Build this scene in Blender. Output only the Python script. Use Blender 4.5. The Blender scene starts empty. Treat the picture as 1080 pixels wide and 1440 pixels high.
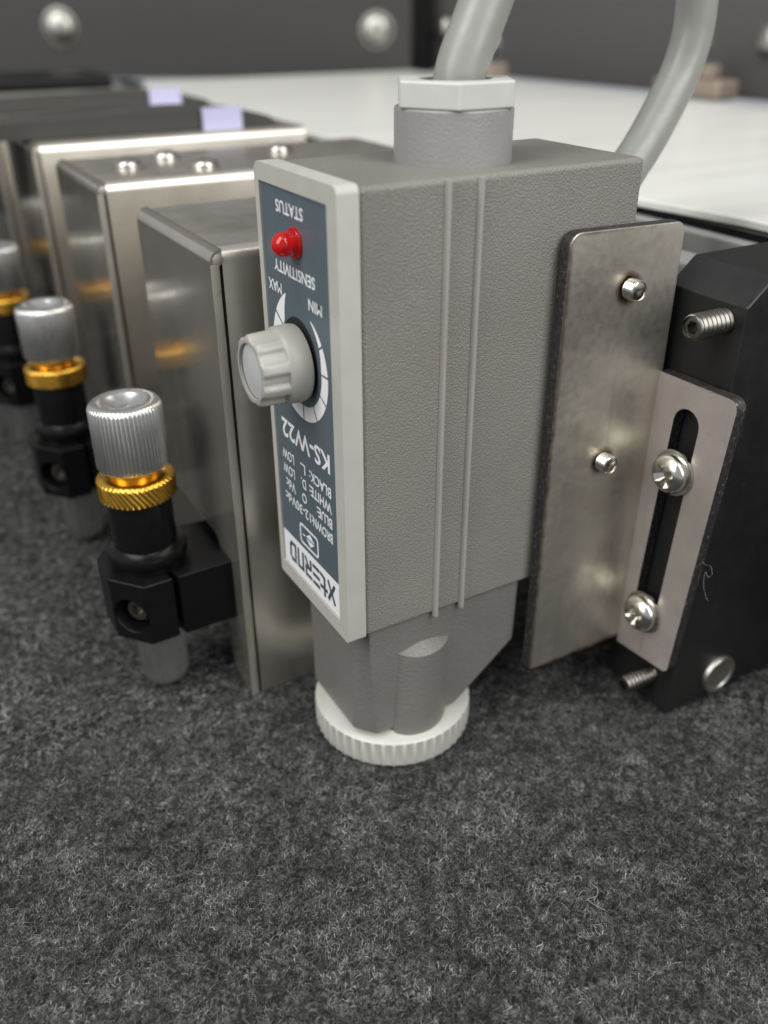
import bpy, bmesh, math, random
import numpy as np
from mathutils import Vector, Matrix
S = 0.001          # geometry is written in millimetres, built in metres
rnd = random.Random(7)
scene = bpy.context.scene
C = scene.collection

# ------------------------------------------------------------------ camera
cam_d = bpy.data.cameras.new("camera")
cam = bpy.data.objects.new("camera", cam_d); C.objects.link(cam)
cam_d.sensor_fit = 'HORIZONTAL'; cam_d.sensor_width = 36.0
cam_d.lens = 36.0 * 1250.1 / 1080.0
cam_d.clip_start = 0.005; cam_d.clip_end = 20.0
_r = Vector((0.86533, -0.50119, -0.00290)); _u = Vector((0.25156, 0.42931, 0.86741)); _f = Vector((0.43349, 0.75133, -0.49758))
cam.matrix_world = Matrix(((_r.x, _u.x, -_f.x, -0.0473358), (_r.y, _u.y, -_f.y, -0.0872104), (_r.z, _u.z, -_f.z, 0.0170989), (0, 0, 0, 1)))
cam_d.dof.use_dof = True
cam_d.dof.focus_distance = 0.1175
cam_d.dof.aperture_fstop = 20.5
scene.camera = cam

# ------------------------------------------------------------------ world, lamps, exposure
w = bpy.data.worlds.new("World"); scene.world = w; w.use_nodes = True
w.node_tree.nodes["Background"].inputs[0].default_value = (0.93, 0.95, 1.0, 1)
w.node_tree.nodes["Background"].inputs[1].default_value = 0.43

def area_lamp(name, loc, target, sx, sy, power, col):
    d = bpy.data.lights.new(name, 'AREA'); d.shape = 'RECTANGLE'; d.size = sx; d.size_y = sy
    d.energy = power; d.color = col
    o = bpy.data.objects.new(name, d); C.objects.link(o)
    o.location = loc
    o.rotation_euler = (Vector(target) - Vector(loc)).to_track_quat('-Z', 'Y').to_euler()
    return o
area_lamp("ceiling_lamp", (-0.95, -0.10, 0.95), (0, 0, 0), 0.7, 1.6, 21.5, (1.0, 0.985, 0.95))
area_lamp("ceiling_lamp", (0.35, -1.05, 0.85), (0, 0, 0), 0.7, 1.6, 21.5, (1.0, 0.985, 0.95))
scene.view_settings.view_transform = 'Standard'
scene.view_settings.look = 'None'
scene.view_settings.exposure = 0.0
scene.view_settings.gamma = 1.0

# ------------------------------------------------------------------ material helpers
def mat(name, col, rough=0.5, metal=0.0, **kw):
    m = bpy.data.materials.new(name); m.use_nodes = True
    b = m.node_tree.nodes["Principled BSDF"]
    b.inputs["Base Color"].default_value = (*col, 1)
    b.inputs["Roughness"].default_value = rough
    b.inputs["Metallic"].default_value = metal
    for k, v in kw.items():
        b.inputs[k.replace('_', ' ')].default_value = v
    return m
def N(m, t, **kw):
    n = m.node_tree.nodes.new(t)
    for k, v in kw.items():
        if k in n.inputs: n.inputs[k].default_value = v
        else: setattr(n, k, v)
    return n
def L(m, a, b): m.node_tree.links.new(a, b)
def bsdf(m): return m.node_tree.nodes["Principled BSDF"]
def coords(m, scale=(1, 1, 1)):
    t = N(m, 'ShaderNodeTexCoord'); mp = N(m, 'ShaderNodeMapping')
    mp.inputs['Scale'].default_value = scale
    L(m, t.outputs['Object'], mp.inputs['Vector']); return mp.outputs[0]
def ramp(m, src, stops):
    r = N(m, 'ShaderNodeValToRGB'); e = r.color_ramp.elements
    while len(e) > 1: e.remove(e[-1])
    e[0].position = stops[0][0]; e[0].color = (*stops[0][1], 1)
    for p, c in stops[1:]:
        x = e.new(p); x.color = (*c, 1)
    L(m, src, r.inputs[0]); return r.outputs[0]
def g3(v): return (v, v, v)
def bump(m, height, dist, strength=1.0, prev=None):
    b = N(m, 'ShaderNodeBump'); b.inputs['Strength'].default_value = strength; b.inputs['Distance'].default_value = dist
    L(m, height, b.inputs['Height'])
    if prev is not None: L(m, prev, b.inputs['Normal'])
    L(m, b.outputs[0], bsdf(m).inputs['Normal']); return b.outputs[0]
def noise(m, vec, scale, detail=3, rough=0.5, dist=0.0):
    n = N(m, 'ShaderNodeTexNoise'); n.inputs['Scale'].default_value = scale; n.inputs['Detail'].default_value = detail
    n.inputs['Roughness'].default_value = rough; n.inputs['Distortion'].default_value = dist
    L(m, vec, n.inputs['Vector']); return n.outputs['Fac']
def mixc(m, fac, a, b, mode='MIX'):
    x = N(m, 'ShaderNodeMix', data_type='RGBA', blend_type=mode)
    if isinstance(fac, (int, float)): x.inputs[0].default_value = fac
    else: L(m, fac, x.inputs[0])
    for s, v in ((6, a), (7, b)):
        if isinstance(v, tuple): x.inputs[s].default_value = (*v, 1)
        else: L(m, v, x.inputs[s])
    return x.outputs[2]
def math_(m, op, a, b=None, c=None):
    x = N(m, 'ShaderNodeMath', operation=op)
    for i, v in enumerate((a, b, c)):
        if v is None: continue
        if isinstance(v, (int, float)): x.inputs[i].default_value = v
        else: L(m, v, x.inputs[i])
    return x.outputs[0]

# leather-grained grey moulded plastic of the sensor
def grained(name, col, amp=0.00007, rough=0.35, fine=3900):
    m = mat(name, col, rough)
    v = coords(m)
    big = noise(m, v, fine, 2, 0.5, 0.35)
    small = noise(m, v, fine * 3.2, 2, 0.6)
    h = math_(m, 'ADD', ramp(m, big, [(0.38, g3(0)), (0.62, g3(1))]), math_(m, 'MULTIPLY', small, 0.35))
    bump(m, h, amp, 0.85)
    n = noise(m, v, 60, 4)
    c = ramp(m, n, [(0.3, tuple(x * 0.9 for x in col)), (0.7, tuple(x * 1.07 for x in col))])
    sm = ramp(m, noise(m, v, 34, 5, 0.7, 0.6), [(0.5, g3(0)), (0.72, g3(0.45))])
    c = mixc(m, sm, c, (col[0] * 0.98, col[1] * 0.93, col[2] * 0.88))
    pk = ramp(m, noise(m, v, 750, 3, 0.75), [(0.70, g3(0)), (0.76, g3(0.5))])
    c = mixc(m, pk, c, tuple(min(1, x * 2.2) for x in col))
    L(m, c, bsdf(m).inputs['Base Color'])
    L(m, ramp(m, big, [(0.3, g3(rough - 0.08)), (0.7, g3(rough + 0.1))]), bsdf(m).inputs['Roughness'])
    return m
M = {}
M['body'] = grained('grained grey plastic', (0.205, 0.197, 0.176))
M['rib'] = grained('worn rib plastic', (0.30, 0.285, 0.27), 0.00001, 0.3, 2500)
M['lower'] = grained('dark grey plastic', (0.166, 0.158, 0.150), 0.00004, 0.4, 2300)
M['collar'] = grained('collar plastic', (0.25, 0.244, 0.24), 0.00002, 0.36, 2600)
def smooth_plastic(name, col, rough, sss=0.0):
    m = mat(name, col, rough)
    v = coords(m)
    n = noise(m, v, 260, 4)
    L(m, ramp(m, n, [(0.3, tuple(x * 0.95 for x in col)), (0.7, tuple(min(1, x * 1.03) for x in col))]), bsdf(m).inputs['Base Color'])
    L(m, ramp(m, noise(m, v, 700, 3), [(0.3, g3(rough - .06)), (0.7, g3(rough + .08))]), bsdf(m).inputs['Roughness'])
    bump(m, noise(m, v, 1800, 2), 0.00001, 0.6)
    return m
M['face'] = smooth_plastic('pale grey plastic', (0.43, 0.43, 0.39), 0.42)
M['knob'] = smooth_plastic('knob grey plastic', (0.33, 0.325, 0.295), 0.38)
M['knobcap'] = smooth_plastic('knob cap plastic', (0.42, 0.43, 0.43), 0.45)
M['cap'] = smooth_plastic('off white plastic', (0.48, 0.48, 0.44), 0.38)
M['nut'] = smooth_plastic('nut plastic', (0.50, 0.51, 0.48), 0.42)
M['cable'] = smooth_plastic('grey pvc cable', (0.25, 0.25, 0.235), 0.36)
M['label'] = smooth_plastic('blue grey label film', (0.082, 0.112, 0.132), 0.42)
M['lint'] = mat('pale lint', (0.34, 0.34, 0.33), 0.7)
M['white_ink'] = mat('white ink', (0.78, 0.78, 0.80), 0.45)
M['dark_ink'] = mat('dark ink', (0.05, 0.075, 0.08), 0.45)
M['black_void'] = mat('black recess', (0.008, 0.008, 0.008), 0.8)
m = mat('red led lens', (0.95, 0.012, 0.012), 0.06, 0.0, Transmission_Weight=0.6, IOR=1.5)
M['led'] = m

def steel(name, col, rough, streak=(1, 1, 1), scratch=0.5, stain=None, metal=1.0):
    m = mat(name, col, rough, metal)
    v = coords(m); vs = coords(m, streak)
    n1 = noise(m, v, 45, 5, 0.6)
    n2 = noise(m, vs, 900, 3, 0.6)
    n3 = noise(m, v, 330, 4, 0.7)
    base = ramp(m, n1, [(0.3, tuple(x * 0.82 for x in col)), (0.7, tuple(min(1, x * 1.1) for x in col))])
    speck = ramp(m, n3, [(0.64, g3(0)), (0.72, g3(1))])
    c = mixc(m, math_(m, 'MULTIPLY', speck, 0.3), base, tuple(x * 0.45 for x in col))
    # pale dust and hair-fine scratches in two directions
    du = ramp(m, noise(m, v, 1150, 2, 0.8), [(0.70, g3(0)), (0.76, g3(0.55))])
    c = mixc(m, du, c, (0.75, 0.74, 0.70))
    sc = noise(m, coords(m, (1, 1, 0.05)), 700, 2, 0.6); sc2 = noise(m, coords(m, (0.06, 0.06, 1)), 520, 2, 0.6)
    scr = math_(m, 'ADD', ramp(m, sc, [(0.66, g3(0)), (0.72, g3(1))]), ramp(m, sc2, [(0.69, g3(0)), (0.74, g3(1))]))
    c = mixc(m, math_(m, 'MULTIPLY', scr, 0.22), c, tuple(x * 0.5 for x in col))
    if stain: c = stain(m, c, v)
    L(m, c, bsdf(m).inputs['Base Color'])
    r = math_(m, 'ADD', math_(m, 'MULTIPLY', n2, 0.16), math_(m, 'MULTIPLY', n1, 0.16))
    L(m, math_(m, 'ADD', r, rough - 0.15), bsdf(m).inputs['Roughness'])
    bump(m, n2, 0.000006, scratch)
    return m
M['sheet'] = steel('brushed stainless sheet', (0.66, 0.625, 0.56), 0.32, (0.25, 0.25, 0.02), metal=0.88)
M['front_sheet'] = steel('polished stainless front sheet', (0.57, 0.54, 0.475), 0.15, (0.25, 0.25, 0.02), metal=0.86)
M['sheet_edge'] = steel('sheared sheet edge', (0.5, 0.47, 0.41), 0.5, (1, 1, 0.3), metal=0.7)
M['bright'] = steel('bright steel screw', (0.72, 0.70, 0.64), 0.2, (1, 1, 1), 0.3)
M['dull'] = steel('dull steel thread', (0.22, 0.21, 0.19), 0.36, (1, 1, 1), 0.5)
M['silver'] = steel('silver anodised aluminium', (0.60, 0.60, 0.585), 0.27, (1, 1, .1), 0.5, metal=0.93)
M['gold'] = steel('gold anodised aluminium', (0.80, 0.45, 0.07), 0.28, (1, 1, 1), 0.4)
M['alu'] = steel('grey aluminium rail', (0.36, 0.36, 0.35), 0.4, (1, .05, 1), 0.3)
DIMPLES = [(33.0, -34.5), (36.5, -59.5)]
# heat-tinted bracket plate: brown rim near the cut edges and round the screw holes
def bracket_face(name, axis_u, box, holes, col):
    u0, u1, z0, z1 = box
    def stain(m, c, v):
        s = N(m, 'ShaderNodeSeparateXYZ'); L(m, v, s.inputs[0])
        U = math_(m, 'ADD', s.outputs[axis_u], (47, -2)[axis_u] * S); Z = math_(m, 'ADD', s.outputs[2], -78 * S)
        d = math_(m, 'MINIMUM', math_(m, 'MINIMUM', math_(m, 'SUBTRACT', U, u0 * S), math_(m, 'SUBTRACT', u1 * S, U)),
                  math_(m, 'MINIMUM', math_(m, 'SUBTRACT', Z, z0 * S), math_(m, 'SUBTRACT', z1 * S, Z)))
        for (hu, hz, r) in holes:
            dd = math_(m, 'SQRT', math_(m, 'ADD', math_(m, 'POWER', math_(m, 'SUBTRACT', U, hu * S), 2), math_(m, 'POWER', math_(m, 'SUBTRACT', Z, hz * S), 2)))
            d = math_(m, 'MINIMUM', d, math_(m, 'SUBTRACT', dd, r * S))
        n = noise(m, v, 500, 4, 0.65)
        d = math_(m, 'ADD', math_(m, 'MULTIPLY', d, 1000), math_(m, 'MULTIPLY', math_(m, 'SUBTRACT', n, 0.5), 1.1))
        k = ramp(m, d, [(0.0, g3(1)), (0.35, g3(0.8)), (1.0, g3(0.0))])
        pt = ramp(m, noise(m, v, 110, 5, 0.7), [(0.5, g3(0)), (0.75, g3(0.35))])
        c2 = mixc(m, k, mixc(m, pt, c, (0.30, 0.22, 0.16)), (0.17, 0.10, 0.065))
        k2 = ramp(m, d, [(0.0, g3(1)), (0.16, g3(0))])
        return mixc(m, k2, c2, (0.03, 0.02, 0.015))
    m = steel(name, col, 0.36, (1, 1, 1), 0.4, stain, metal=0.93 if axis_u == 0 else 0.55)
    if axis_u == 0:
        v = coords(m); s = N(m, 'ShaderNodeSeparateXYZ'); L(m, v, s.inputs[0]); h = None
        for (hu, hz) in DIMPLES:
            dd = math_(m, 'ADD', math_(m, 'POWER', math_(m, 'SUBTRACT', s.outputs[0], (hu - 47) * S), 2), math_(m, 'POWER', math_(m, 'SUBTRACT', s.outputs[2], (hz + 78) * S), 2))
            e = math_(m, 'POWER', 2.718, math_(m, 'MULTIPLY', dd, -1 / (2.0 * S) ** 2))
            h = e if h is None else math_(m, 'ADD', h, e)
        bump(m, h, 0.00022, 0.6)
    return m
M['plate'] = bracket_face('heat tinted steel plate', 0, (28.2, 49.2, -76.9, -7.3), [(39.3, -15.9, 1.55), (38.5, -41.2, 1.4)], (0.68, 0.645, 0.565))
M['leg'] = bracket_face('heat tinted steel leg', 1, (-18, 3, -78.5, -28.2), [], (0.52, 0.465, 0.43))
def cut_edge(name):
    m = mat(name, (0.07, 0.068, 0.068), 0.5, 0.7)
    v = coords(m)
    n = noise(m, v, 1500, 4, 0.7)
    c = ramp(m, n, [(0.3, (0.03, 0.028, 0.03)), (0.6, (0.085, 0.08, 0.08)), (0.72, (0.4, 0.36, 0.33))])
    L(m, c, bsdf(m).inputs['Base Color'])
    bump(m, n, 0.00004, 0.8); return m
M['cut'] = cut_edge('laser cut dark edge')
def blackano(name, col=(0.005, 0.005, 0.0055), rough=0.34, b=0.5):
    m = mat(name, col, rough, 0.0, Specular_IOR_Level=0.2)
    v = coords(m)
    n = noise(m, v, 220, 4, 0.6); n2 = noise(m, v, 2600, 2)
    L(m, ramp(m, n, [(0.3, g3(rough - 0.07)), (0.7, g3(rough + 0.1))]), bsdf(m).inputs['Roughness'])
    n4 = noise(m, v, 900, 4, 0.7)
    L(m, mixc(m, ramp(m, n4, [(0.68, g3(0)), (0.76, g3(0.5))]), col, (0.09, 0.09, 0.085)), bsdf(m).inputs['Base Color'])
    bump(m, n2, 0.000008, b)
    return m
M['black'] = blackano('black anodised aluminium')
M['blackgloss'] = blackano('satin black metal', rough=0.25)
M['panel'] = blackano('dark painted panel', (0.062, 0.060, 0.058), 0.36)
M['side_panel'] = blackano('facing lightened panel', (0.10, 0.095, 0.094), 0.4)  # panel colour lightened for how the right-hand facing takes the light
M['block'] = blackano('black anodised block', (0.012, 0.012, 0.012), 0.4)
bsdf(M['block']).inputs['Specular IOR Level'].default_value = 0.5
M['bolt'] = steel('dull zinc bolt', (0.5, 0.49, 0.45), 0.4)
M['belt'] = blackano('dark grey guard', (0.06, 0.058, 0.055), 0.5)
def white_table():
    m = mat('off white table', (0.66, 0.67, 0.62), 0.3)
    v = coords(m, (0.15, 1, 1))
    n = noise(m, v, 120, 3)
    L(m, ramp(m, n, [(0.3, (0.68, 0.69, 0.64)), (0.7, (0.78, 0.79, 0.75))]), bsdf(m).inputs['Base Color']); return m
M['white'] = white_table()
M['greybar'] = mat('light grey painted bar', (0.30, 0.30, 0.29), 0.4)
M['tag'] = mat('lilac tag', (0.50, 0.50, 0.72), 0.5)
M['beige'] = mat('beige fitting', (0.33, 0.27, 0.22), 0.45, 0.3)
def felt_base():
    m = mat('grey felt', (0.06, 0.063, 0.063), 0.95)
    v = coords(m)
    n1 = noise(m, v, 900, 5, 0.75, 1.2); n2 = noise(m, v, 160, 4, 0.7)
    a = ramp(m, n1, [(0.38, g3(0.008)), (0.5, g3(0.045)), (0.64, (0.2, 0.205, 0.203))])
    c = mixc(m, 1.0, a, ramp(m, n2, [(0.3, g3(0.7)), (0.7, g3(1.25))]), 'MULTIPLY')
    L(m, c, bsdf(m).inputs['Base Color'])
    bump(m, n1, 0.0006, 0.8)
    bsdf(m).inputs['Specular IOR Level'].default_value = 0.1
    return m
M['felt'] = felt_base()
def fibre():
    m = mat('felt fibre', (0.1, 0.1, 0.1), 0.7)
    g = N(m, 'ShaderNodeNewGeometry')
    v = coords(m)
    clump = math_(m, 'ADD', math_(m, 'MULTIPLY', noise(m, v, 420, 5, 0.7, 0.5), 0.7), math_(m, 'MULTIPLY', noise(m, v, 95, 3, 0.6, 0.8), 0.3))
    r = ramp(m, g.outputs['Random Per Island'], [(0.0, g3(0.010)), (0.4, g3(0.04)), (0.7, (0.125, 0.128, 0.127)), (0.9, (0.25, 0.255, 0.25)), (1.0, (0.44, 0.45, 0.44))])
    c = mixc(m, 1.0, r, ramp(m, clump, [(0.38, g3(0.17)), (0.5, g3(0.62)), (0.62, g3(1.6))]), 'MULTIPLY')
    L(m, c, bsdf(m).inputs['Base Color'])
    bsdf(m).inputs['Specular IOR Level'].default_value = 0.25
    return m
M['fibre'] = fibre()

# ------------------------------------------------------------------ geometry helpers (mm)
class Frame:
    def __init__(s, o=(0, 0, 0), ex=(1, 0, 0), ey=(0, 1, 0), ez=(0, 0, 1)):
        s.o = Vector(o); s.a = Vector(ex); s.b = Vector(ey); s.c = Vector(ez)
    def __call__(s, x, y, z): return s.o + s.a * x + s.b * y + s.c * z
W = Frame()
FYZ = Frame(ex=(0, 1, 0), ey=(0, 0, 1), ez=(1, 0, 0))      # polygon in YZ, extruded along X
FXZ = Frame(ex=(1, 0, 0), ey=(0, 0, 1), ez=(0, 1, 0))      # polygon in XZ, extruded along Y
def prism(bm, pts, a, b, F=W, holes=(), side_mat=None):
    """outline polygon (with optional holes) extruded from a to b"""
    loops = [pts] + list(holes)
    ring_a, ring_b, new = [], [], []
    for lp in loops:
        ring_a.append([bm.verts.new(F(x, y, a)) for x, y in lp])
        ring_b.append([bm.verts.new(F(x, y, b)) for x, y in lp])
    if not holes:
        new.append(bm.faces.new(ring_a[0])); new.append(bm.faces.new(ring_b[0]))
    else:
        for rings in (ring_a, ring_b):
            es = []
            for r in rings:
                for i in range(len(r)): es.append(bm.edges.new((r[i], r[(i + 1) % len(r)])))
            res = bmesh.ops.triangle_fill(bm, use_beauty=True, use_dissolve=False, edges=es)
            new += [g for g in res['geom'] if isinstance(g, bmesh.types.BMFace)]
    sides = []
    for ra, rb in zip(ring_a, ring_b):
        n = len(ra)
        for i in range(n): sides.append(bm.faces.new((ra[i], ra[(i + 1) % n], rb[(i + 1) % n], rb[i])))
    if side_mat is not None:
        for f in sides: f.material_index = side_mat
    return new + sides
def box(bm, x0, x1, y0, y1, z0, z1): return prism(bm, [(x0, y0), (x1, y0), (x1, y1), (x0, y1)], z0, z1)
def rrect(x0, x1, y0, y1, r, n=5):
    out = []
    for cx, cy, a0 in ((x1 - r, y1 - r, 0), (x0 + r, y1 - r, 90), (x0 + r, y0 + r, 180), (x1 - r, y0 + r, 270)):
        for k in range(n + 1):
            a = math.radians(a0 + 90 * k / n); out.append((cx + r * math.cos(a), cy + r * math.sin(a)))
    return out
def rpoly(pts, rad, n=5):
    """round the corners of a convex-ish polygon"""
    out = []; k = len(pts)
    rads = rad if isinstance(rad, (list, tuple)) else [rad] * k
    for i in range(k):
        p = Vector(pts[i]); a = (Vector(pts[i - 1]) - p).normalized(); b = (Vector(pts[(i + 1) % k]) - p).normalized()
        r = rads[i]
        if r <= 0: out.append(tuple(p)); continue
        t = r / math.tan(a.angle(b) / 2)
        A, B = p + a * t, p + b * t
        c = p + (a + b).normalized() * (r / math.sin(a.angle(b) / 2))
        va, vb = A - c, B - c
        ang = va.angle(vb); sgn = 1 if va.x * vb.y - va.y * vb.x > 0 else -1
        for j in range(n + 1):
            th = sgn * ang * j / n
            out.append((c.x + va.x * math.cos(th) - va.y * math.sin(th), c.y + va.x * math.sin(th) + va.y * math.cos(th)))
    return out
def slot(cx0, cy0, cx1, cy1, r, n=8):
    d = math.atan2(cy1 - cy0, cx1 - cx0); out = []
    for (cx, cy, s) in ((cx1, cy1, -90), (cx0, cy0, 90)):
        for k in range(n + 1):
            a = d + math.radians(s + 180 * k / n); out.append((cx + r * math.cos(a), cy + r * math.sin(a)))
    return out
def lathe(bm, prof, n=64, F=W, fn=None, caps=True, mats=None):
    rings = []
    for (r, z, *ext) in prof:
        amp = ext[0] if ext else 0
        ring = []
        for i in range(n):
            th = 2 * math.pi * i / n
            rr = r + (fn(th, z, i) * amp if fn and amp else 0)
            ring.append(bm.verts.new(F(rr * math.cos(th), rr * math.sin(th), z)))
        rings.append(ring)
    for k in range(len(rings) - 1):
        for i in range(n):
            f = bm.faces.new((rings[k][i], rings[k][(i + 1) % n], rings[k + 1][(i + 1) % n], rings[k + 1][i]))
            if mats: f.material_index = mats[k]
    if caps:
        bm.faces.new(rings[0]); bm.faces.new(rings[-1])
def tube(bm, path, r, n=20):
    path = [Vector(p) for p in path]; prev = None; rings = []
    up = Vector((0.3, 1, 0.1)).normalized()
    for i, p in enumerate(path):
        t = (path[min(i + 1, len(path) - 1)] - path[max(i - 1, 0)]).normalized()
        a = (up - t * up.dot(t)).normalized(); b = t.cross(a); up = a
        rings.append([bm.verts.new(p + (a * math.cos(2 * math.pi * k / n) + b * math.sin(2 * math.pi * k / n)) * r) for k in range(n)])
    for i in range(len(rings) - 1):
        for k in range(n): bm.faces.new((rings[i][k], rings[i][(k + 1) % n], rings[i + 1][(k + 1) % n], rings[i + 1][k]))
    bm.faces.new(rings[0]); bm.faces.new(rings[-1])
def catmull(P, n=12):
    P = [Vector(p) for p in P]; Q = [P[0] * 2 - P[1]] + P + [P[-1] * 2 - P[-2]]; out = []
    for i in range(1, len(Q) - 2):
        for k in range(n):
            t = k / n
            out.append(0.5 * ((2 * Q[i]) + (Q[i + 1] - Q[i - 1]) * t + (2 * Q[i - 1] - 5 * Q[i] + 4 * Q[i + 1] - Q[i + 2]) * t * t + (3 * Q[i] - Q[i - 1] - 3 * Q[i + 1] + Q[i + 2]) * t ** 3))
    out.append(P[-1]); return out

def obj(name, bm, mats, parent=None, bevel=0, seg=2, angle=35, smooth=35, origin=None, cut=None):
    """bm holds world millimetres; vertices are stored relative to the parent's (or own) origin"""
    bmesh.ops.recalc_face_normals(bm, faces=bm.faces[:])
    o3 = Vector(parent.get('_o', (0, 0, 0))) if parent is not None else Vector(origin or (0, 0, 0))
    for v in bm.verts: v.co = (v.co - o3) * S
    me = bpy.data.meshes.new(name); bm.to_mesh(me); bm.free()
    for mm in (mats if isinstance(mats, (list, tuple)) else [mats]): me.materials.append(mm)
    o = bpy.data.objects.new(name, me); C.objects.link(o)
    if parent is not None:
        o.parent = parent; o['_o'] = list(o3)
    else:
        o.location = o3 * S; o['_o'] = list(o3)
    if cut is not None:
        bmesh.ops.recalc_face_normals(cut, faces=cut.faces[:])
        for v in cut.verts: v.co = (v.co - o3) * S
        cm = bpy.data.meshes.new('cutter'); cut.to_mesh(cm); cut.free()
        co = bpy.data.objects.new('cutter', cm); C.objects.link(co)
        if parent is None: co.location = o3 * S
        else: co.parent = parent
        md = o.modifiers.new('cut', 'BOOLEAN'); md.object = co; md.operation = 'DIFFERENCE'; md.solver = 'EXACT'
        bpy.context.view_layer.update()
        nm = bpy.data.meshes.new_from_object(o.evaluated_get(bpy.context.evaluated_depsgraph_get()))
        o.modifiers.clear(); nm.name = name; o.data = nm; bpy.data.meshes.remove(me); me = nm
        bpy.data.objects.remove(co); bpy.data.meshes.remove(cm)
    for p in me.polygons: p.use_smooth = True
    me.set_sharp_from_angle(angle=math.radians(smooth))
    if bevel:
        b = o.modifiers.new('bevel', 'BEVEL'); b.width = bevel * S; b.segments = seg
        b.limit_method = 'ANGLE'; b.angle_limit = math.radians(angle); b.harden_normals = True
        b.use_clamp_overlap = True
    return o
def thing(name, label, cat, o=(0, 0, 0), group=None):
    e = bpy.data.objects.new(name, None); C.objects.link(e); e.empty_display_size = 0.005
    e.location = Vector(o) * S; e['_o'] = list(o); e['label'] = label; e['category'] = cat
    if group: e['group'] = group
    return e
def tag(o, label, cat, group=None):
    o['label'] = label; o['category'] = cat
    if group: o['group'] = group
    return o
def copy_tree(o, parent=None):
    c = o.copy(); C.objects.link(c)
    if parent is not None: c.parent = parent
    for ch in [x for x in o.children]: copy_tree(ch, c)
    return c
B = bmesh.new

# ================================================================== THE SETTING: felt and table
FZ = -88.0
bm = B(); box(bm, -420, 700, -260, 900, FZ - 8, FZ)
o = obj('felt_ground', bm, M['felt']); o['kind'] = 'structure'

def fibres(name, count, region, length, width, dens_pow, seed, zmax=0.9):
    """loose curly fibres of the felt, all in one mesh: each a narrow ribbon of a few bends"""
    r = np.random.default_rng(seed)
    n = count; K = 4
    x0, x1, y0, y1 = region
    px = r.uniform(x0, x1, n); py = r.uniform(y0, y1, n)
    ang = r.normal(0.9, 1.1, n); curl = r.normal(0, 1.0, n)
    ln = length * r.lognormal(0, 0.35, n) / (K - 1)
    z = FZ + r.uniform(0.0, zmax * 0.7, n); pitch = r.normal(0.15, 0.45, n)
    P = np.zeros((n, K, 3)); D = np.zeros((n, K, 3))
    x, y = px.copy(), py.copy()
    for k in range(K):
        P[:, k] = np.stack([x, y, z], 1)
        d = np.stack([np.cos(ang) * np.cos(pitch), np.sin(ang) * np.cos(pitch), np.sin(pitch)], 1); D[:, k] = d
        x = x + d[:, 0] * ln; y = y + d[:, 1] * ln; z = np.clip(z + d[:, 2] * ln, FZ + 0.02, FZ + zmax)
        ang = ang + curl * 0.35 + r.normal(0, 0.35, n); pitch = pitch * 0.6 + r.normal(0, 0.35, n)
    side = np.stack([-D[..., 1], D[..., 0], r.normal(0, 0.5, (n, K))], 2); side /= np.linalg.norm(side, axis=2, keepdims=True) + 1e-9
    wv = width * r.uniform(0.6, 1.3, (n, 1, 1)) * np.array([0.7, 1, 1, 0.35])[None, :, None]
    V = np.stack([P - side * wv / 2, P + side * wv / 2], 2).reshape(-1, 3) * S
    base = (np.arange(n) * K * 2)[:, None, None] + (np.arange(K - 1) * 2)[None, :, None]
    Fc = (base + np.array([0, 1, 3, 2])[None, None, :]).reshape(-1, 4)
    me = bpy.data.meshes.new(name)
    me.vertices.add(len(V)); me.vertices.foreach_set('co', V.astype(np.float32).ravel())
    me.loops.add(Fc.size); me.loops.foreach_set('vertex_index', Fc.astype(np.int32).ravel())
    me.polygons.add(len(Fc)); me.polygons.foreach_set('loop_start', (np.arange(len(Fc)) * 4).astype(np.int32))
    me.polygons.foreach_set('loop_total', np.full(len(Fc), 4, np.int32))
    me.update(); me.validate()
    me.materials.append(M['fibre'])
    ob = bpy.data.objects.new(name, me); C.objects.link(ob); ob['kind'] = 'stuff'
    return ob
f1 = fibres('felt_fibres', 370000, (-75, 62, -62, 30), 0.75, 0.045, 1, 3, 0.6)
f1['label'] = 'short tangled grey fibres of the felt in the foreground'; f1['category'] = 'felt fibres'
f2 = fibres('felt_fibres', 60000, (-75, 110, 30, 180), 1.7, 0.10, 1, 5, 0.9)
f2['label'] = 'blurred grey fibres of the felt under the machine'; f2['category'] = 'felt fibres'

# ================================================================== THE SENSOR
WD, LN, HB, T = 22.0, 41.5, 60.0, 2.8
sensor = thing('photoelectric_sensor', 'large upright grey plastic sensor with blue-grey label, red light and fluted knob', 'sensor', (20, 11, FZ + 1))
bm = B(); box(bm, 0, LN, 0, WD, -HB, 0)
body = obj('housing', bm, M['body'], sensor, bevel=0.7, seg=3)
for x in (11.45, 15.95):
    bm = B()
    # half-round rib running down the side and over the top edge
    pts = [(x + 0.42 * math.cos(math.radians(a)), -0.72 * math.sin(math.radians(a)) + 0.03) for a in range(0, 181, 20)]
    prism(bm, pts, -HB - 0.3, -0.25)
    obj('rib', bm, M['rib'], body, smooth=60)
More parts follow.
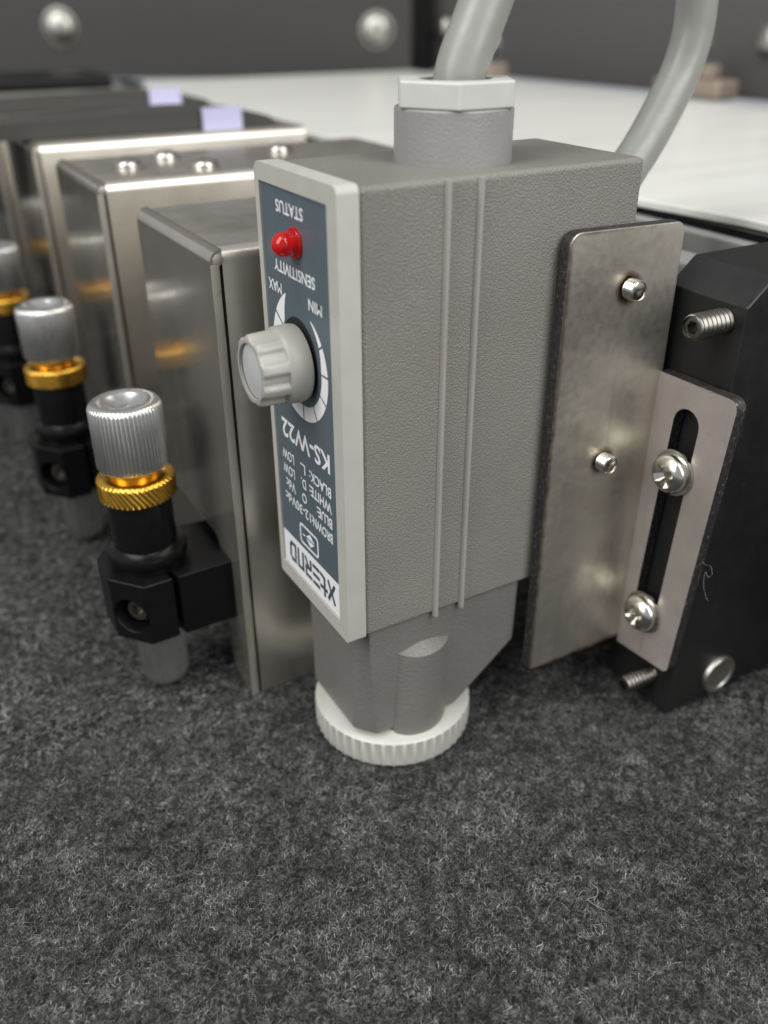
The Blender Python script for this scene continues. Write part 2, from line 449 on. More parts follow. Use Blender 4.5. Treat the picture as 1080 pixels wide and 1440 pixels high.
# lower housing, tapered, with slanted rear underside
bm = B()
top = [(0.15, 4.6), (0.75, 0.55), (27.0, 0.55), (30.5, 4.5), (30.5, 18), (27, 21.6), (0.8, 21.6), (0.15, 18.5)]
bot = [(0.25, 4.7), (2.6, 1.75), (17.2, 1.75), (17.4, 4.5), (17.4, 18), (17.2, 20.4), (2.6, 20.4), (0.25, 18.6)]
ZT, ZM, ZB = -59.8, -71.8, -81.0
def lerp(a, b, t): return tuple(p + (q - p) * t for p, q in zip(a, b))
mid = [lerp(a, b, (ZT - ZM) / (ZT - ZB)) if i in (0, 1, 6, 7) else (a[0] + (0.35 if i in (2, 5) else 0), a[1] + ((b[1] - a[1]) * (ZT - ZM) / (ZT - ZB) if i in (2, 5) else 0)) for i, (a, b) in enumerate(zip(top, bot))]
rt = [bm.verts.new((x, y, ZT)) for x, y in top]; rm = [bm.verts.new((x, y, ZM)) for x, y in mid]; rb = [bm.verts.new((x, y, ZB)) for x, y in bot]
def rows(a, b, k):
    out = [a]
    for j in range(1, k): out.append([bm.verts.new(p.co.lerp(q.co, j / k)) for p, q in zip(a, b)])
    return out + [b]
rr_ = rows(rt, rm, 6); rr_ += rows(rm, rb, 6)[1:]
for a, b in zip(rr_[:-1], rr_[1:]):
    for i in range(8): bm.faces.new((a[i], a[(i + 1) % 8], b[(i + 1) % 8], b[i]))
bm.faces.new(rt); bm.faces.new(rb)
bmesh.ops.triangulate(bm, faces=[f for f in bm.faces if len(f.verts) == 4])
lower = obj('lower_housing', bm, M['lower'], sensor, bevel=0.3, seg=2, angle=9, smooth=9)
# lens barrel boss that stands proud of the side
bm = B()
FC = Frame((10.3, 5.4, 0))
n = 64; topv = []; botv = []; midv = []
for i in range(n):
    th = 2 * math.pi * i / n; r = 6.35
    x, y = max(-4.75, min(4.75, r * math.cos(th))), r * math.sin(th)
    proud = max(0.0, -y - 4.6)
    midv.append(bm.verts.new(FC(x, y, -65.0 - 0.9 * proud - 0.05 * x * x)))
    topv.append(bm.verts.new(FC(x * 0.5, y * 0.5, -64.0)))
    botv.append(bm.verts.new(FC(x * 1.0, y * 0.9, -84.0)))
for a, b in ((topv, midv), (midv, botv)):
    for i in range(n): bm.faces.new((a[i], a[(i + 1) % n], b[(i + 1) % n], b[i]))
bm.faces.new(topv); bm.faces.new(botv)
obj('lens_barrel', bm, M['lower'], sensor, smooth=30)
# knurled lens cap
def ribbed(th, z, i): return 1.0 if (i % 6) in (0, 1) else -1.0
bm = B()
FCap = Frame((10.8, 11.0, 0))
lathe(bm, [(8.6, -84.0), (8.8, -81.9), (10.6, -81.75), (11.3, -82.35), (12.3, -82.35), (12.75, -82.7), (12.75, -82.95, 0.12), (12.75, -86.9, 0.12), (12.6, -87.3, 0.05), (12.2, -87.5), (9.5, -87.5), (9.3, -84.6)],
      288, FCap, ribbed, caps=False)
obj('lens_cap', bm, M['cap'], sensor, smooth=50)
bm = B(); lathe(bm, [(11.3, -84.2), (11.3, -84.9)], 48, FCap)
obj('lens_mount', bm, M['lower'], sensor)
# face plate
bm = B()
outer = rpoly([(-0.15, 0.35), (WD + 0.15, 0.35), (WD + 0.15, -HB - 0.1), (-0.15, -HB - 0.1)], [1.0, 1.4, 0.6, 0.6], 5)
hole = [(2.35, -1.9), (20.9, -1.9), (20.9, -57.6), (2.35, -57.6)]
prism(bm, outer, -T, -0.02, FYZ, holes=[hole])
plate = obj('face_plate', bm, M['face'], sensor, bevel=0.55, seg=3, angle=50)
bm = B(); box(bm, -T + 0.3, -T + 0.8, 2.3, 20.95, -57.65, -1.85)
label = obj('label_plate', bm, M['label'], sensor)
XL = -T + 0.3
def lab(name, bm, m, lift=0.03):
    return obj(name, bm, m, label, smooth=30)
# label frame: reading direction +Y, letters' up -Z, facing -X
def LF(lift): return Frame((XL - lift, 0, 0), (0, 1, 0), (0, 0, -1), (-1, 0, 0))
def rect2(bm, F, a0, a1, b0, b1, t=0.02): return prism(bm, [(a0, b0), (a1, b0), (a1, b1), (a0, b1)], 0, t, F)
def text_mesh(name, s, a0, a1, base, top, m, bold=0.0, mono=None, lift=0.012):
    cu = bpy.data.curves.new('t', 'FONT'); cu.body = s; cu.offset = bold; cu.resolution_u = 3; cu.extrude = 0.05
    to = bpy.data.objects.new('t', cu); C.objects.link(to); bpy.context.view_layer.update()
    me = bpy.data.meshes.new_from_object(to.evaluated_get(bpy.context.evaluated_depsgraph_get()))
    bpy.data.objects.remove(to); bpy.data.curves.remove(cu)
    bm = B(); bm.from_mesh(me); bpy.data.meshes.remove(me)
    xs = [v.co.x for v in bm.verts]; ys = [v.co.y for v in bm.verts]
    x0, x1, y0, y1 = min(xs), max(xs), min(ys), max(ys)
    F = LF(lift)
    for v in bm.verts:
        v.co = F(a0 + (v.co.x - x0) / (x1 - x0) * (a1 - a0), base + (v.co.y - y0) / (y1 - y0) * (top - base), 0.02 if v.co.z > 0 else 0.0)
    ob = obj(name, bm, m, label, smooth=30); return ob
# the vertical label coordinate is b = -z (letters' up is downward in the world)
IW = M['white_ink']
text_mesh('lettering', 'STATUS', 9.0, 16.6, 3.45, 4.95, IW, 0.012)
text_mesh('lettering', 'SENSITIVITY', 6.5, 18.1, 10.85, 12.35, IW, 0.012)
text_mesh('lettering', 'MAX', 16.3, 20.3, 13.8, 15.25, IW, 0.01)
text_mesh('lettering', 'MIN', 4.9, 8.5, 13.75, 15.15, IW, 0.01)
text_mesh('lettering', 'KS-W22', 4.3, 19.0, 32.95, 35.75, IW, 0.018)
for i, (nm, v1, v2, w1) in enumerate((('BROWN:', None, '12-30Vdc', 10.6), ('BLUE:', 'O', 'Vdc', 8.8), ('WHITE:', 'D.', 'LOW', 10.9), ('BLACK:', 'L.', 'LOW', 10.7))):
    b0 = 44.75 - 2.33 * i; b1 = b0 + 1.55
    text_mesh('lettering', nm, 4.25, w1, b0, b1, IW, 0.014)
    if v1: text_mesh('lettering', v1, 12.0, 13.5, b0, b1, IW, 0.01)
    if v1: text_mesh('lettering', v2, 15.6, 19.4 if v2 == 'LOW' else 18.7, b0, b1, IW, 0.008)
    else: text_mesh('lettering', v2, 10.95, 19.2, b0, b1, IW, 0.008)
# icon: rounded frame with split diamond
F = LF(0.012); bm = B()
prism(bm, rrect(8.9, 14.9, 47.9, 51.3, 0.7), 0, 0.012, F, holes=[list(reversed(rrect(9.25, 14.55, 48.25, 50.95, 0.45)))])
prism(bm, [(10.2, 49.75), (12.9, 49.75), (11.55, 50.65)], 0, 0.012, F)
prism(bm, [(10.2, 49.45), (12.9, 49.45), (11.55, 48.55)], 0, 0.012, F)
prism(bm, [(13.2, 49.5), (13.9, 49.5), (13.9, 49.72), (13.2, 49.72)], 0, 0.012, F)
obj('pictogram', bm, IW, label)
# dial ring: crescent widening from MIN round to MAX, split by thin gaps
bm = B(); DC = (11.35, 22.7)
a_min, a_max = math.radians(64), math.radians(360 - 48)
# angle measured from the downward-in-label direction; reading axis a = y, b = -z ; MIN at small a, small b
def dial_pt(t, rr):
    th = math.radians(-90 - 27 - t * 308)       # sweep from MIN through the far side to MAX
    return (DC[0] + rr * math.cos(th), DC[1] + rr * math.sin(th))
def dial_r(t):
    ro = 7.0 + 1.9 * t
    w = 0.15 + 1.35 * min(1, t / 0.18) + 1.1 * t
    w *= min(1, (1 - t) / 0.07 + 0.02)
    return ro - w, ro
nseg = 10
for k in range(nseg):
    t0 = k / nseg + (0.004 if k else 0); t1 = (k + 1) / nseg - 0.004
    steps = 8; inn = []; out = []
    for j in range(steps + 1):
        t = t0 + (t1 - t0) * j / steps
        ri, ro = dial_r(t)
        out.append(dial_pt(t, ro)); inn.append(dial_pt(t, max(ri, 4.8)))
    # clip at the label's edge
    pts = [(min(max(a, 2.5), 20.8), b) for a, b in out + inn[::-1]]
    prism(bm, pts, 0, 0.012, F)
obj('dial_scale', bm, IW, label)
bm = B()
prism(bm, [(2.4, 52.0), (20.85, 52.0), (20.85, 57.55), (2.4, 57.55)], 0, 0.01, LF(0.008))
obj('white_band', bm, IW, label)
# logo strokes on the band: square-shouldered letters with stencil breaks
def strokes(bm, F, segs, wd, t=0.012):
    for (a0, b0, a1, b1) in segs:
        d = Vector((a1 - a0, b1 - b0)).normalized(); nrm = Vector((-d.y, d.x)) * wd / 2; e = d * wd * 0.5
        p, q = Vector((a0, b0)) - e, Vector((a1, b1)) + e
        prism(bm, [tuple(p + nrm), tuple(q + nrm), tuple(q - nrm), tuple(p - nrm)], 0, t, F)
b0, b1 = 53.35, 56.15; bmid = (b0 + b1) / 2; sw = 0.62
letters = [
 ('X', 4.35, [(0, 0, .38, .42), (.62, .58, 1, 1), (0, 1, .38, .58), (.62, .42, 1, 0)]),
 ('T', 6.75, [(.35, 1.1, .35, .25), (.35, .1, .95, 0), (.55, .72, 1.0, .72), (.0, .72, .15, .72)]),
 ('E', 9.2, [(0, 1, .95, 1), (0, .5, .95, .5), (0, 0, .95, 0)]),
 ('R', 11.8, [(0, 1, .9, 1), (.9, 1, .9, .55), (.25, .5, .9, .5), (0, .45, 0, 0), (.55, .35, .95, 0)]),
 ('N', 14.4, [(0, 0, 0, 1), (.3, 1, .9, 1), (.9, .8, .9, 0)]),
 ('D', 17.0, [(0, 0, 0, .75), (0, 1, .7, 1), (.95, .8, .95, .2), (.3, 0, .7, 0), (.7, 1, .95, .8), (.7, 0, .95, .2)]),
]
FB = LF(0.022); k = 0
for nm, a, segs in letters:
    bm = B(); wL = 1.75
    for j, (p0, q0, p1, q1) in enumerate(segs):
        strokes(bm, Frame((XL - 0.022 - 0.0004 * j, 0, 0), (0, 1, 0), (0, 0, -1), (-1, 0, 0)), [(a + p0 * wL, b0 + q0 * (b1 - b0), a + p1 * wL, b0 + q1 * (b1 - b0))], sw)
    obj('logo_letter', bm, M['dark_ink'], label)
# red indicator lamp
FL = Frame((XL, 11.3, -7.75), (0, 1, 0), (0, 0, -1), (-1, 0, 0))
bm = B()
prof = [(1.85, -0.3), (1.88, 0.3), (1.8, 0.42), (1.52, 0.45), (1.48, 1.6)]
for a in range(10, 91, 10): prof.append((1.48 * math.cos(math.radians(a)) + (0.001 if a == 90 else 0), 1.6 + 1.48 * math.sin(math.radians(a))))
lathe(bm, prof, 40, FL)
led = obj('indicator_lamp', bm, M['led'], sensor, smooth=50)
bm = B(); lathe(bm, [(0.55, -0.25), (0.5, 0.9), (0.2, 1.0)], 16, FL)
M['led_core'] = mat('red led core', (0.9, 0.05, 0.04), 0.3)
obj('lamp_chip', bm, M['led_core'], led)
# sensitivity knob
KC = (11.4, -22.6)
FK = Frame((XL, KC[0], KC[1]), (0, 1, 0), (0, 0, -1), (-1, 0, 0))
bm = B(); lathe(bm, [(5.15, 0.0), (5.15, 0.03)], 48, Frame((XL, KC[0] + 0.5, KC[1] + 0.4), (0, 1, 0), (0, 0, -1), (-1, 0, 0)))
obj('hole_shade_disc', bm, M['black_void'], sensor)  # flat black disc painting the darkness of the gap behind the knob
NR = 144
def flute(th, z, i):
    c = math.cos(9 * th + 0.6)
    return max(-1, min(1, c * 1.7)) * 0.4 - 0.4
bm = B()
lathe(bm, [(4.75, 0.5), (4.9, 0.6), (5.0, 1.25), (4.95, 3.1), (4.8, 3.4), (4.72, 3.5), (4.68, 3.65, 0.55), (4.6, 6.0, 0.6), (4.55, 6.7, 0.55), (4.35, 6.95, 0.4), (4.0, 7.05), (3.55, 7.05), (3.5, 6.7)],
      NR, FK, flute, caps=False)
knob = obj('sensitivity_knob', bm, M['knob'], sensor, smooth=38)
bm = B(); lathe(bm, [(0.01, 6.78), (3.2, 6.72), (3.52, 6.6), (3.52, 6.0)], 60, FK, caps=False)
obj('knob_cap', bm, M['knobcap'], knob, smooth=40)
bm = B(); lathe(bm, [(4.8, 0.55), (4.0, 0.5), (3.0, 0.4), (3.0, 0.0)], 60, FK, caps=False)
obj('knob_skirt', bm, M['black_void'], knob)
# cable gland
GC = (19.4, 11.0)
bm = B()
pts = []
for i in range(72):
    th = 2 * math.pi * i / 72; x, y = 7.36 * math.cos(th), 7.36 * math.sin(th)
    d = Vector((0.9, -0.43)).normalized(); dd = x * d.x + y * d.y
    if dd > 7.0: x -= d.x * (dd - 7.0); y -= d.y * (dd - 7.0)
    pts.append((GC[0] + x, GC[1] + y))
prism(bm, pts, -0.5, 6.2)
obj('gland_collar', bm, M['collar'], sensor, bevel=0.25, seg=2)
bm = B()
h0 = math.radians(-60 - 60)     # one corner towards the camera
hexo = [(GC[0] + 7.85 * math.cos(h0 + math.radians(60 * k)), GC[1] + 7.85 * math.sin(h0 + math.radians(60 * k))) for k in range(6)]
hi = [(GC[0] + 4.3 * math.cos(-2 * math.pi * k / 36), GC[1] + 4.3 * math.sin(-2 * math.pi * k / 36)) for k in range(36)]
prism(bm, hexo, 6.2, 9.2, W, holes=[hi])
obj('gland_nut', bm, M['nut'], sensor, bevel=0.3, seg=3, angle=40)
bm = B(); lathe(bm, [(4.35, 6.3), (4.35, 8.7)], 36, Frame((GC[0], GC[1], 0)))
obj('rubber_seal', bm, M['black_void'], sensor)
bm = B()
tube(bm, catmull([(GC[0] + .2, 11, 5.5), (20.2, 11, 10), (22.3, 11.2, 14.5), (26, 12, 21), (32, 13.5, 29), (42, 16, 36), (54, 19, 38.5), (63, 22.2, 37), (69, 24, 31), (72.2, 25, 23.5), (73.3, 25, 16.5), (73.2, 25, 12), (71.6, 24.8, 7.2), (68.2, 24, 2.4), (63.9, 23, -2.6), (59.2, 22, -7.2), (54.5, 20.8, -13), (51, 19.5, -22), (50, 19, -32)], 14), 3.15, 32)
obj('cable', bm, M['cable'], sensor, smooth=60)

# ================================================================== BRACKET
bracket = thing('mounting_bracket', 'heat-tinted L-shaped steel bracket screwed to the side of the sensor', 'bracket', (47, -2, -78))
Y0, Y1 = -2.2, -0.35
bm = B()
outer = rpoly([(28.3, -7.55), (48.2, -8.1), (48.7, -78.0), (28.4, -76.4)], [1.9, 1.6, 0, 0.7], 6)
prism(bm, outer, Y0, Y1, FXZ, side_mat=1)
obj('plate', bm, [M['plate'], M['cut']], bracket, bevel=0.22, seg=2)
bm = B()
sl = slot(-8.45, -35.2, -6.8, -69.4, 2.35)
out2 = rpoly([(-2.15, -29.1), (-16.4, -28.9), (-13.4, -77.0), (-2.15, -78.0)], [0, 1.6, 1.2, 0], 6)
prism(bm, out2, 47.7, 49.6, FYZ, holes=[sl], side_mat=1)
obj('slotted_leg', bm, [M['leg'], M['cut']], bracket, bevel=0.18, seg=2)
# threaded screw tips coming through the plate
def thread(bm, F, r, z0, z1, pitch, depth=0.18, n=28):
    prof = [(r - depth, z0)]; z = z0
    while z < z1 - pitch * 0.6:
        prof += [(r - depth, z + 0.1 * pitch), (r, z + 0.4 * pitch), (r, z + 0.55 * pitch), (r - depth, z + 0.9 * pitch)]; z += pitch
    prof += [(r - depth, z1 - 0.1), (r - depth - 0.2, z1)]
    lathe(bm, prof, n, F)
for (x, z) in ((39.3, -15.9), (38.5, -41.2)):
    bm = B(); thread(bm, Frame((x, Y0, z), (1, 0, 0), (0, 0, 1), (0, -1, 0)), 1.45, -1.0, 1.9, 0.5)
    obj('screw_tip', bm, M['bright'], bracket, smooth=50)
def pan_screw(F, r, h, parent, rot, m, recess=True, washer=True):
    """pan head screw: domed head along F.c with a cross recess, on a washer"""
    bm = B(); prof = [(r * 0.98, 0), (r, 0.25), (r * 0.985, 0.6)]
    for a in range(10, 81, 10):
        t = math.radians(a); prof.append((r * 0.985 * math.cos(t) ** 0.8, 0.6 + (h - 0.6) * math.sin(t)))
    prof.append((r * 0.12, h))
    lathe(bm, prof, 48, F)
    cut = None
    if recess:
        cut = B()
        for k in (0, 1):
            a = rot + k * math.pi / 2
            Fr = Frame(F.o, F.a * math.cos(a) + F.b * math.sin(a), F.b * math.cos(a) - F.a * math.sin(a), F.c)
            wv = 0.16 * r; Lh = 0.52 * r
            continue
            lo = [cut.verts.new(Fr(x, y, h - 1.1)) for x, y in ((-0.22 * r, -wv * .6), (0.22 * r, -wv * .6), (0.22 * r, wv * .6), (-0.22 * r, wv * .6))]
            hi = [cut.verts.new(Fr(x, y, h + 0.3)) for x, y in ((-Lh, -wv), (Lh, -wv), (Lh, wv), (-Lh, wv))]
            for i in range(4): cut.faces.new((lo[i], lo[(i + 1) % 4], hi[(i + 1) % 4], hi[i]))
            cut.faces.new(lo); cut.faces.new(hi)
    if recess:
        Fr = Frame(F.o, F.a * math.cos(rot) + F.b * math.sin(rot), F.b * math.cos(rot) - F.a * math.sin(rot), F.c)
        def cross(Lh, wv): return [(Lh, -wv), (Lh, wv), (wv, wv), (wv, Lh), (-wv, Lh), (-wv, wv), (-Lh, wv), (-Lh, -wv), (-wv, -wv), (-wv, -Lh), (wv, -Lh), (wv, -wv)]
        lo = [cut.verts.new(Fr(x, y, h - 1.35)) for x, y in cross(0.25 * r, 0.10 * r)]
        hi = [cut.verts.new(Fr(x, y, h + 0.3)) for x, y in cross(0.80 * r, 0.22 * r)]
        for i in range(12): cut.faces.new((lo[i], lo[(i + 1) % 12], hi[(i + 1) % 12], hi[i]))
        cut.faces.new(lo); cut.faces.new(hi)
    s = obj('screw_head', bm, m, parent, smooth=40, cut=cut)
    if washer:
        bm = B(); lathe(bm, [(r * 1.1, -0.45), (r * 1.16, -0.35), (r * 1.16, 0.0), (r * 1.1, 0.08), (r * 0.9, 0.08)], 48, F)
        obj('washer', bm, m, s, smooth=40)
    return s
for (y, z, rt_) in ((-8.0, -42.9, 0.5), (-6.95, -68.7, 0.15)):
    pan_screw(Frame((47.25, y, z), (0, 1, 0), (0, 0, -1), (-1, 0, 0)), 3.05, 2.3, bracket, rt_, M['bright'])

# ================================================================== BLACK BLOCK beside the bracket
block = thing('clamp_block', 'large black anodised block with chamfered top behind the slotted bracket leg', 'block', (70, -6, -87))
bm = B()
pts = [(50.0, -87.0), (95, -87.0), (95, -13.9), (54.3, -13.9), (50.0, -17.5)]
prism(bm, pts, -13.0, 0.8, FXZ)
obj('block_body', bm, M['block'], block, bevel=0.25, seg=2, angle=20)
def set_screw(F, r, ln, parent):
    bm = B(); thread(bm, F, r, -1.0, ln, 0.8, 0.22, 32)
    cut = B(); prism(cut, [(0.95 * math.cos(math.radians(60 * k)), 0.95 * math.sin(math.radians(60 * k))) for k in range(6)], ln - 1.6, ln + 0.5, F)
    return obj('set_screw', bm, M['dull'], parent, smooth=50, cut=cut)
set_screw(Frame((50, -9.7, -20.0), (0, 1, 0), (0, 0, 1), (-1, 0, 0)), 1.8, 5.9, block)
set_screw(Frame((50, -8.6, -81.3), (0, 1, 0), (0, 0, 1), (-1, 0, 0)), 1.6, 6.3, block)
bm = B(); lathe(bm, [(3.6, -0.6), (3.6, 0.5), (3.4, 0.8), (2.9, 0.75), (2.7, 0.5), (0.01, 0.4)], 48, Frame((61.4, -13.0, -83.0), (1, 0, 0), (0, 0, 1), (0, -1, 0)))
obj('plug', bm, M['bolt'], block, smooth=40)

# ================================================================== SHEET METAL BOXES
PITCH = 58.0
bcx = thing('sheet_metal_cover', '', 'cover', (17, 43, FZ))
ZTOP, XF = -11.2, -8.0
bm = B()
# front sheet (-x) with notch for the arm; its top bends over into the roof
front = [(27, -13.0), (60, -13.0), (60, -60), (37.2, -60), (35.6, -62), (35.6, -83), (34.6, -86), (31.5, -87.8), (27, -87.8)]
prism(bm, front, XF, XF + 1.3, FYZ)
arc = []
for k in range(7):
    a = math.radians(180 - 90 * k / 6); arc.append((XF + 1.8 + 1.8 * math.cos(a), ZTOP - 1.8 + 1.8 * math.sin(a)))
for k in range(6, -1, -1):
    a = math.radians(180 - 90 * k / 6); arc.append((XF + 1.8 + 0.5 * math.cos(a), ZTOP - 1.8 + 0.5 * math.sin(a)))
prism(bm, arc, 27, 60, FXZ)
sh = obj('front_sheet', bm, M['front_sheet'], bcx, smooth=40)
bm = B()
sd = []
for k in range(7):
    a = math.radians(180 - 90 * k / 6); sd.append((27.2 + 1.8 + 1.8 * math.cos(a), ZTOP - 1.8 + 1.8 * math.sin(a)))
sd2 = [(60.0 - 1.8 + 1.8 * math.cos(math.radians(90 - 90 * k / 6)), ZTOP - 1.8 + 1.8 * math.sin(math.radians(90 - 90 * k / 6))) for k in range(7)]
prof = [(27.2, -87.8)] + sd + sd2 + [(60, -60), (58.8, -60), (58.8, -12.5), (28.4, -12.5), (28.4, -87.8)]
prism(bm, prof, XF + 1.82, 62, FYZ)
obj('cover_shell', bm, M['sheet'], bcx, smooth=40)
bm = B(); box(bm, 60.5, 62.1, 28.4, 58.8, -86, -12.5)
obj('back_sheet', bm, M['sheet'], bcx)
bm = B()      # bright sheared edge and little bend-relief nick at the corner
prism(bm, rrect(XF + 0.05, XF + 1.25, 26.93, 27.1, 0.05, 2), -87.6, -13.2)
obj('sheared_edge', bm, M['sheet_edge'], bcx)
bm = B(); lathe(bm, [(0.85, -0.2), (0.8, 0.05), (0.5, 0.16), (0.05, 0.18)], 9, Frame((XF + 1.2, 27.05, -12.6), (1, 0, 0), (0, 0, 1), (0, -1, 0)))
obj('corner_nick', bm, M['sheet_edge'], bcx)
covers = [(bcx, 0)]
for k in range(1, 5):
    c = copy_tree(bcx); c.location.y += PITCH * S * k; covers.append((c, k))
cl = ['nearest brushed stainless steel cover box, partly behind the sensor',
      'second brushed steel cover box from the sensor, behind the middle adjuster',
      'third steel cover box from the sensor, behind the leftmost adjuster',
      'fourth steel cover box in the row, blurred at the left edge',
      'fifth steel cover box in the row, mostly hidden in the blur',
      ]
for (c, k), t in zip(covers, cl): c['label'] = t; c['group'] = 'row of sheet metal covers'
# dome screws on the roofs of the far covers
for k, spots in ((1, [(12.5, 49), (15.5, 34), (37, 46), (2.5, 42)]), (2, [(12, 27 + 28), (38, 27 + 20), (4, 27 + 22)]), (3, [(20, 45), (34, 45)])):
    par = covers[k][0]
    for (x, y) in spots:
        pan_screw(Frame((x, y, ZTOP), (1, 0, 0), (0, 1, 0), (0, 0, 1)), 2.7, 1.7, par, 0.4, M['bright'], recess=False, washer=True)

# ================================================================== KNURLED ADJUSTERS
AX, AY = -19.4, 38.5
adj = thing('knurled_adjuster', '', 'adjuster', (AX, AY, FZ + 1))
FA = Frame((AX, AY, 0))
def kn(nk):
    return lambda th, z, i: 0.5 * (1 + math.cos(nk * th))
bm = B()
lathe(bm, [(4.6, -44.6), (5.1, -44.55), (5.25, -44.2, 0.26), (5.25, -34.9, 0.26), (5.15, -34.5, 0.12), (4.95, -34.2), (4.7, -34.05), (3.7, -34.0), (3.3, -34.3), (2.5, -35.0), (1.3, -35.35), (0.9, -35.1), (0.05, -35.05)], 384, FA, kn(54), caps=False)
obj('thumb_knob', bm, M['silver'], adj, smooth=45)
bm = B(); lathe(bm, [(3.9, -47.0), (3.9, -44.3)], 40, FA)
obj('gold_neck', bm, M['gold'], adj)
bm = B(); prof = [(4.4, -46.1), (5.4, -46.15), (5.75, -46.4)]
for j in range(9): prof.append((5.8, -46.6 - 0.36 * j, 0.24))
prof += [(5.7, -49.7), (5.2, -49.8)]
lathe(bm, prof, 320, FA, lambda th, z, i: 0.5 * (1 + math.cos(44 * (th + z * 0.11))))
obj('lock_ring', bm, M['gold'], adj, smooth=45)
bm = B(); lathe(bm, [(4.9, -49.6), (5.0, -49.9), (5.0, -58.2), (5.4, -58.6), (6.3, -58.9), (6.45, -59.3), (6.45, -60.3), (6.2, -60.7), (5.6, -61.0), (5.6, -62.2)], 64, FA)
obj('sleeve', bm, M['blackgloss'], adj, smooth=35)
bm = B()
plan = [(-22.7, 30.5), (-17.9, 30.7), (-18.5, 34.4), (-17.8, 34.5), (-17.0, 30.7), (6, 30.9), (6, 34.3), (6, 44.5), (-14, 46.5), (-18.0, 48.0), (-24.0, 46.6), (-27.0, 42.5), (-26.9, 35.6)]
prism(bm, plan, -73.2, -61.9)
cut = B()
hn = Vector((-0.77, -0.64, 0)).normalized(); ht = Vector((-hn.y, hn.x, 0))
lathe(cut, [(3.05, -3.6), (3.05, 3.0)], 32, Frame((-24.9, 33.0, -68.3), tuple(ht), (0, 0, 1), tuple(hn)))
clamp = obj('clamp_body', bm, M['black'], adj, bevel=0.25, seg=2, angle=25, cut=cut)
bm = B()
lathe(bm, [(2.0, -3.6), (2.0, -2.1), (1.75, -1.8), (1.0, -1.85), (0.9, -2.6)], 28, Frame((-24.9, 33.0, -68.3), tuple(ht), (0, 0, 1), tuple(hn)))
obj('clamp_screw', bm, M['dull'], clamp, smooth=40)
bm = B()
lathe(bm, [(2.6, -86.3), (3.4, -85.9), (3.75, -85.1), (3.8, -84.2, 0.34), (3.8, -73.0, 0.34)], 288, FA, kn(40))
obj('knurled_foot', bm, M['silver'], adj, smooth=45)
adjs = [adj]
for k in (1, 2, 3):
    c = copy_tree(adj); c.location.y += 56.3 * S * k; adjs.append(c)
    for ch in c.children:
        if ch.name.startswith(('thumb_knob', 'lock_ring', 'knurled_foot')): ch.rotation_euler.z = 0.7 * k
for c, t in zip(adjs, ['nearest adjuster, sharp silver knurled knob with gold ring on a black clamp',
                       'second adjuster in the row, blurred silver knob and gold ring',
                       'third adjuster, cut by the left edge of the picture',
                       'farthest adjuster of the row, beyond the left edge']):
    c['label'] = t; c['group'] = 'knurled adjusters in a row'

# ================================================================== BACKGROUND
# off-white table behind, running along the row
bm = B(); prism(bm, [(88, -150), (88, 20), (77, 110), (71, 325), (92, 385), (243, 385), (243, -150)], -17.6, -16.0)
tag(obj('white_table_top', bm, M['white'], origin=(160, 130, -17), bevel=0.4, seg=3), 'blurred off-white table surface behind the sensor', 'table')
bm = B(); box(bm, 83.5, 95, -150, 430, -23.6, -19.0)
tag(obj('aluminium_rail', bm, M['greybar'], origin=(89, 100, -27), bevel=0.5), 'grey aluminium rail along the front edge of the white table', 'rail')
bm = B(); box(bm, 86, 97, -150, 430, -18.95, -17.65)
tag(obj('rail_gap_shade', bm, M['black'], origin=(90, 100, -18)), 'black strip added as the dark gap between rail and white table', 'rail')  # solid black strip put in for the shade of an open gap
bm = B(); prism(bm, rpoly([(65.5, -27), (72, -27), (72, -19), (65.5, -19)], 0.8, 3), 4, 200, FXZ)
tag(obj('grey_shaft', bm, M['greybar'], origin=(63, 100, -60), smooth=40), 'grey metal bar behind the black block', 'bar')
bm = B(); box(bm, 88, 240, -150, 430, -86, -23.7)
tag(obj('table_base', bm, M['black'], origin=(170, 130, -86)), 'black base under the white table', 'base')

# dark guards over the far covers, with lilac tags
def guard(y0, y1, xe, lbl, zt):
    bm = B(); pts = [(-40, -10.9), (xe, -10.9)]
    for k in range(13):
        a = math.radians(90 * k / 12)
        pts.append((xe - 26 + 26 * math.cos(a) if k else xe - 0.1, -10.9 + (zt + 10.9) * math.sin(a) + 0.05))
    pts.append((-40, zt - 1.5))
    prism(bm, pts, y0, y1, FXZ)
    return tag(obj('belt_guard', bm, M['belt'], origin=(0, y0, -10.9), bevel=1.0, smooth=35), lbl, 'guard', 'dark guards over the covers')
guard(150, 166, 57, 'near dark rounded guard with a lilac tag at its end', -6.3)
guard(214, 240, 62, 'far dark rounded guard with a lilac tag, near the black panel', -8.0)
bm = B(); box(bm, 36.0, 46.5, 148.4, 149.2, -17, -6)
tag(obj('paper_tag', bm, M['tag'], origin=(39, 149, -13)), 'larger lilac paper tag on the near dark guard', 'tag', 'lilac tags')
bm = B(); box(bm, 42.0, 52, 212.4, 213.2, -14, -6)
tag(obj('paper_tag', bm, M['tag'], origin=(44, 213, -8)), 'smaller lilac paper tag on the far dark guard', 'tag', 'lilac tags')

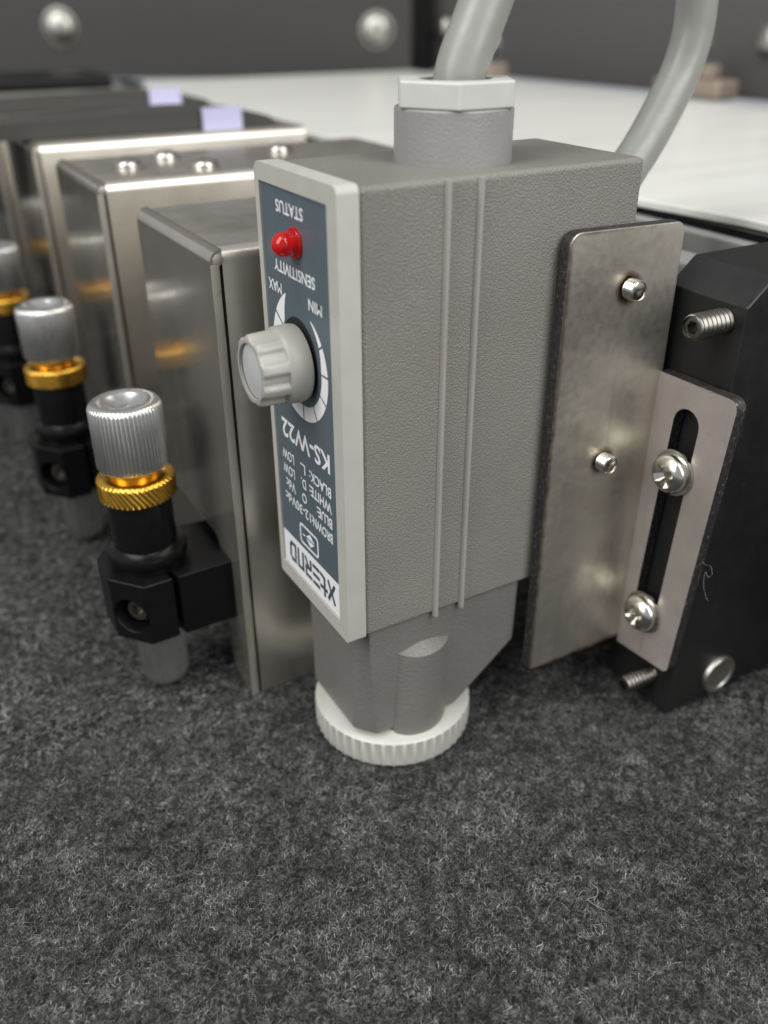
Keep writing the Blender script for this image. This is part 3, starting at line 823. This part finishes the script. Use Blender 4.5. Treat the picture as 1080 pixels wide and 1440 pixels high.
# black panels at the back
def wall(name, p0, p1, z0, z1, th, lbl, screws):
    d = (Vector(p1) - Vector(p0)).normalized(); n = Vector((-d.y, d.x))
    F = Frame((p0[0], p0[1], 0), (d.x, d.y, 0), (0, 0, 1), (n.x, n.y, 0))
    Lw = (Vector(p1) - Vector(p0)).length
    e = thing(name, lbl, 'panel', (p0[0], p0[1], z0))
    bm = B(); prism(bm, rrect(0, Lw, z0, z1, 2), 0, th, F)
    obj('panel_sheet', bm, M['side_panel'] if name == 'side_panel' else M['panel'], e, bevel=0.8)
    s = -1
    for (a, z, r) in screws:
        pan_screw(Frame(F(a, z, 0), F.a, F.b, F.c * -1), r, r * 0.62, e, 0.3, M['bolt'], recess=False)
    return e, F
wl, FWL = wall('rear_panel', (-90, 596), (243, 384), -20, 260, 12, 'black back panel on the left with two round-headed screws', [(200, 5.6, 8.5), (375.7, 3.9, 8.0)])
wr, FWR = wall('side_panel', (266.3, 404), (288, -40), -17.5, 260, 12, 'black side panel on the right above the white table', [(16, 4.1, 6.5), (57.7, -2.5, 6.5), (229, 3.0, 5.5)])

bm = B()
tube(bm, catmull([(17.2, -31.4, -87.5), (16.9, -32.2, -87.2), (17.0, -33.2, -87.1), (16.2, -33.9, -87.2), (15.0, -33.7, -87.3), (15.1, -34.8, -87.3), (15.9, -36.0, -87.5)], 6), 0.03, 5)
tag(obj('lint_thread', bm, M['lint'], origin=(16, -33, -87.5)), 'short curled pale thread lying on the felt below and right of the sensor foot', 'thread')
bm = B(); box(bm, -80, 62, 330, 372, -60, -9)
tag(obj('gap_shade_box', bm, M['black'], origin=(0, 350, -60), bevel=2), 'black box added as the dark gap under the left end of the rear panel', 'bar')  # black box added to paint the dark region below the panel
bm = B(); box(bm, 225, 266, 398, 415, -20, 280)
tag(obj('seam_shade_strip', bm, M['black_void'], origin=(245, 406, -20)), 'black strip added as the dark seam between the two back panels', 'shade strip')  # black filler added as the shade of the seam where the panels meet
# little fittings standing on the table in front of the right-hand panel
def fitting(x, y, wy, hz, knob, lbl):
    e = thing('panel_fitting', lbl, 'fitting', (x, y, -16))
    bm = B(); box(bm, x - 6, x + 6, y - wy / 2, y + wy / 2, -16, -16 + hz); obj('fitting_foot', bm, M['beige'], e, bevel=1.5)
    if knob:
        bm = B(); box(bm, x - 3, x + 3, y - wy * .28, y + wy * .28, -16 + hz, -16 + hz + 5); obj('fitting_step', bm, M['beige'], e, bevel=1.0)
        bm = B(); lathe(bm, [(2.2, -12 + hz), (2.2, -5 + hz), (4.0, -4.6 + hz), (3.8, -1.5 + hz), (1.5, -0.3 + hz)], 24, Frame((x, y, 0))); obj('fitting_screw', bm, M['bright'], e, smooth=40)
    return e
fitting(252, 186, 34, 7, True, 'blurred beige fitting with a screw on the far right of the white table')
fitting(235, 305, 26, 8, False, 'small beige fitting just behind the cable gland')
# a stray fibre caught on the edge of the bracket
bm = B()
tube(bm, catmull([(48.2, -15.4, -54.5), (48.0, -16.3, -54.6), (47.6, -17.4, -54.0), (47.3, -18.2, -54.9), (47.4, -17.6, -55.8), (47.4, -16.9, -55.3), (47.2, -17.2, -57.2), (47.0, -18.2, -58.8), (46.8, -18.9, -59.0)], 6), 0.014, 5)
tag(obj('stray_fibre', bm, M['lint'], origin=(48, -16, -54)), 'thin curled white fibre caught on the bracket edge beside the black block', 'fibre')
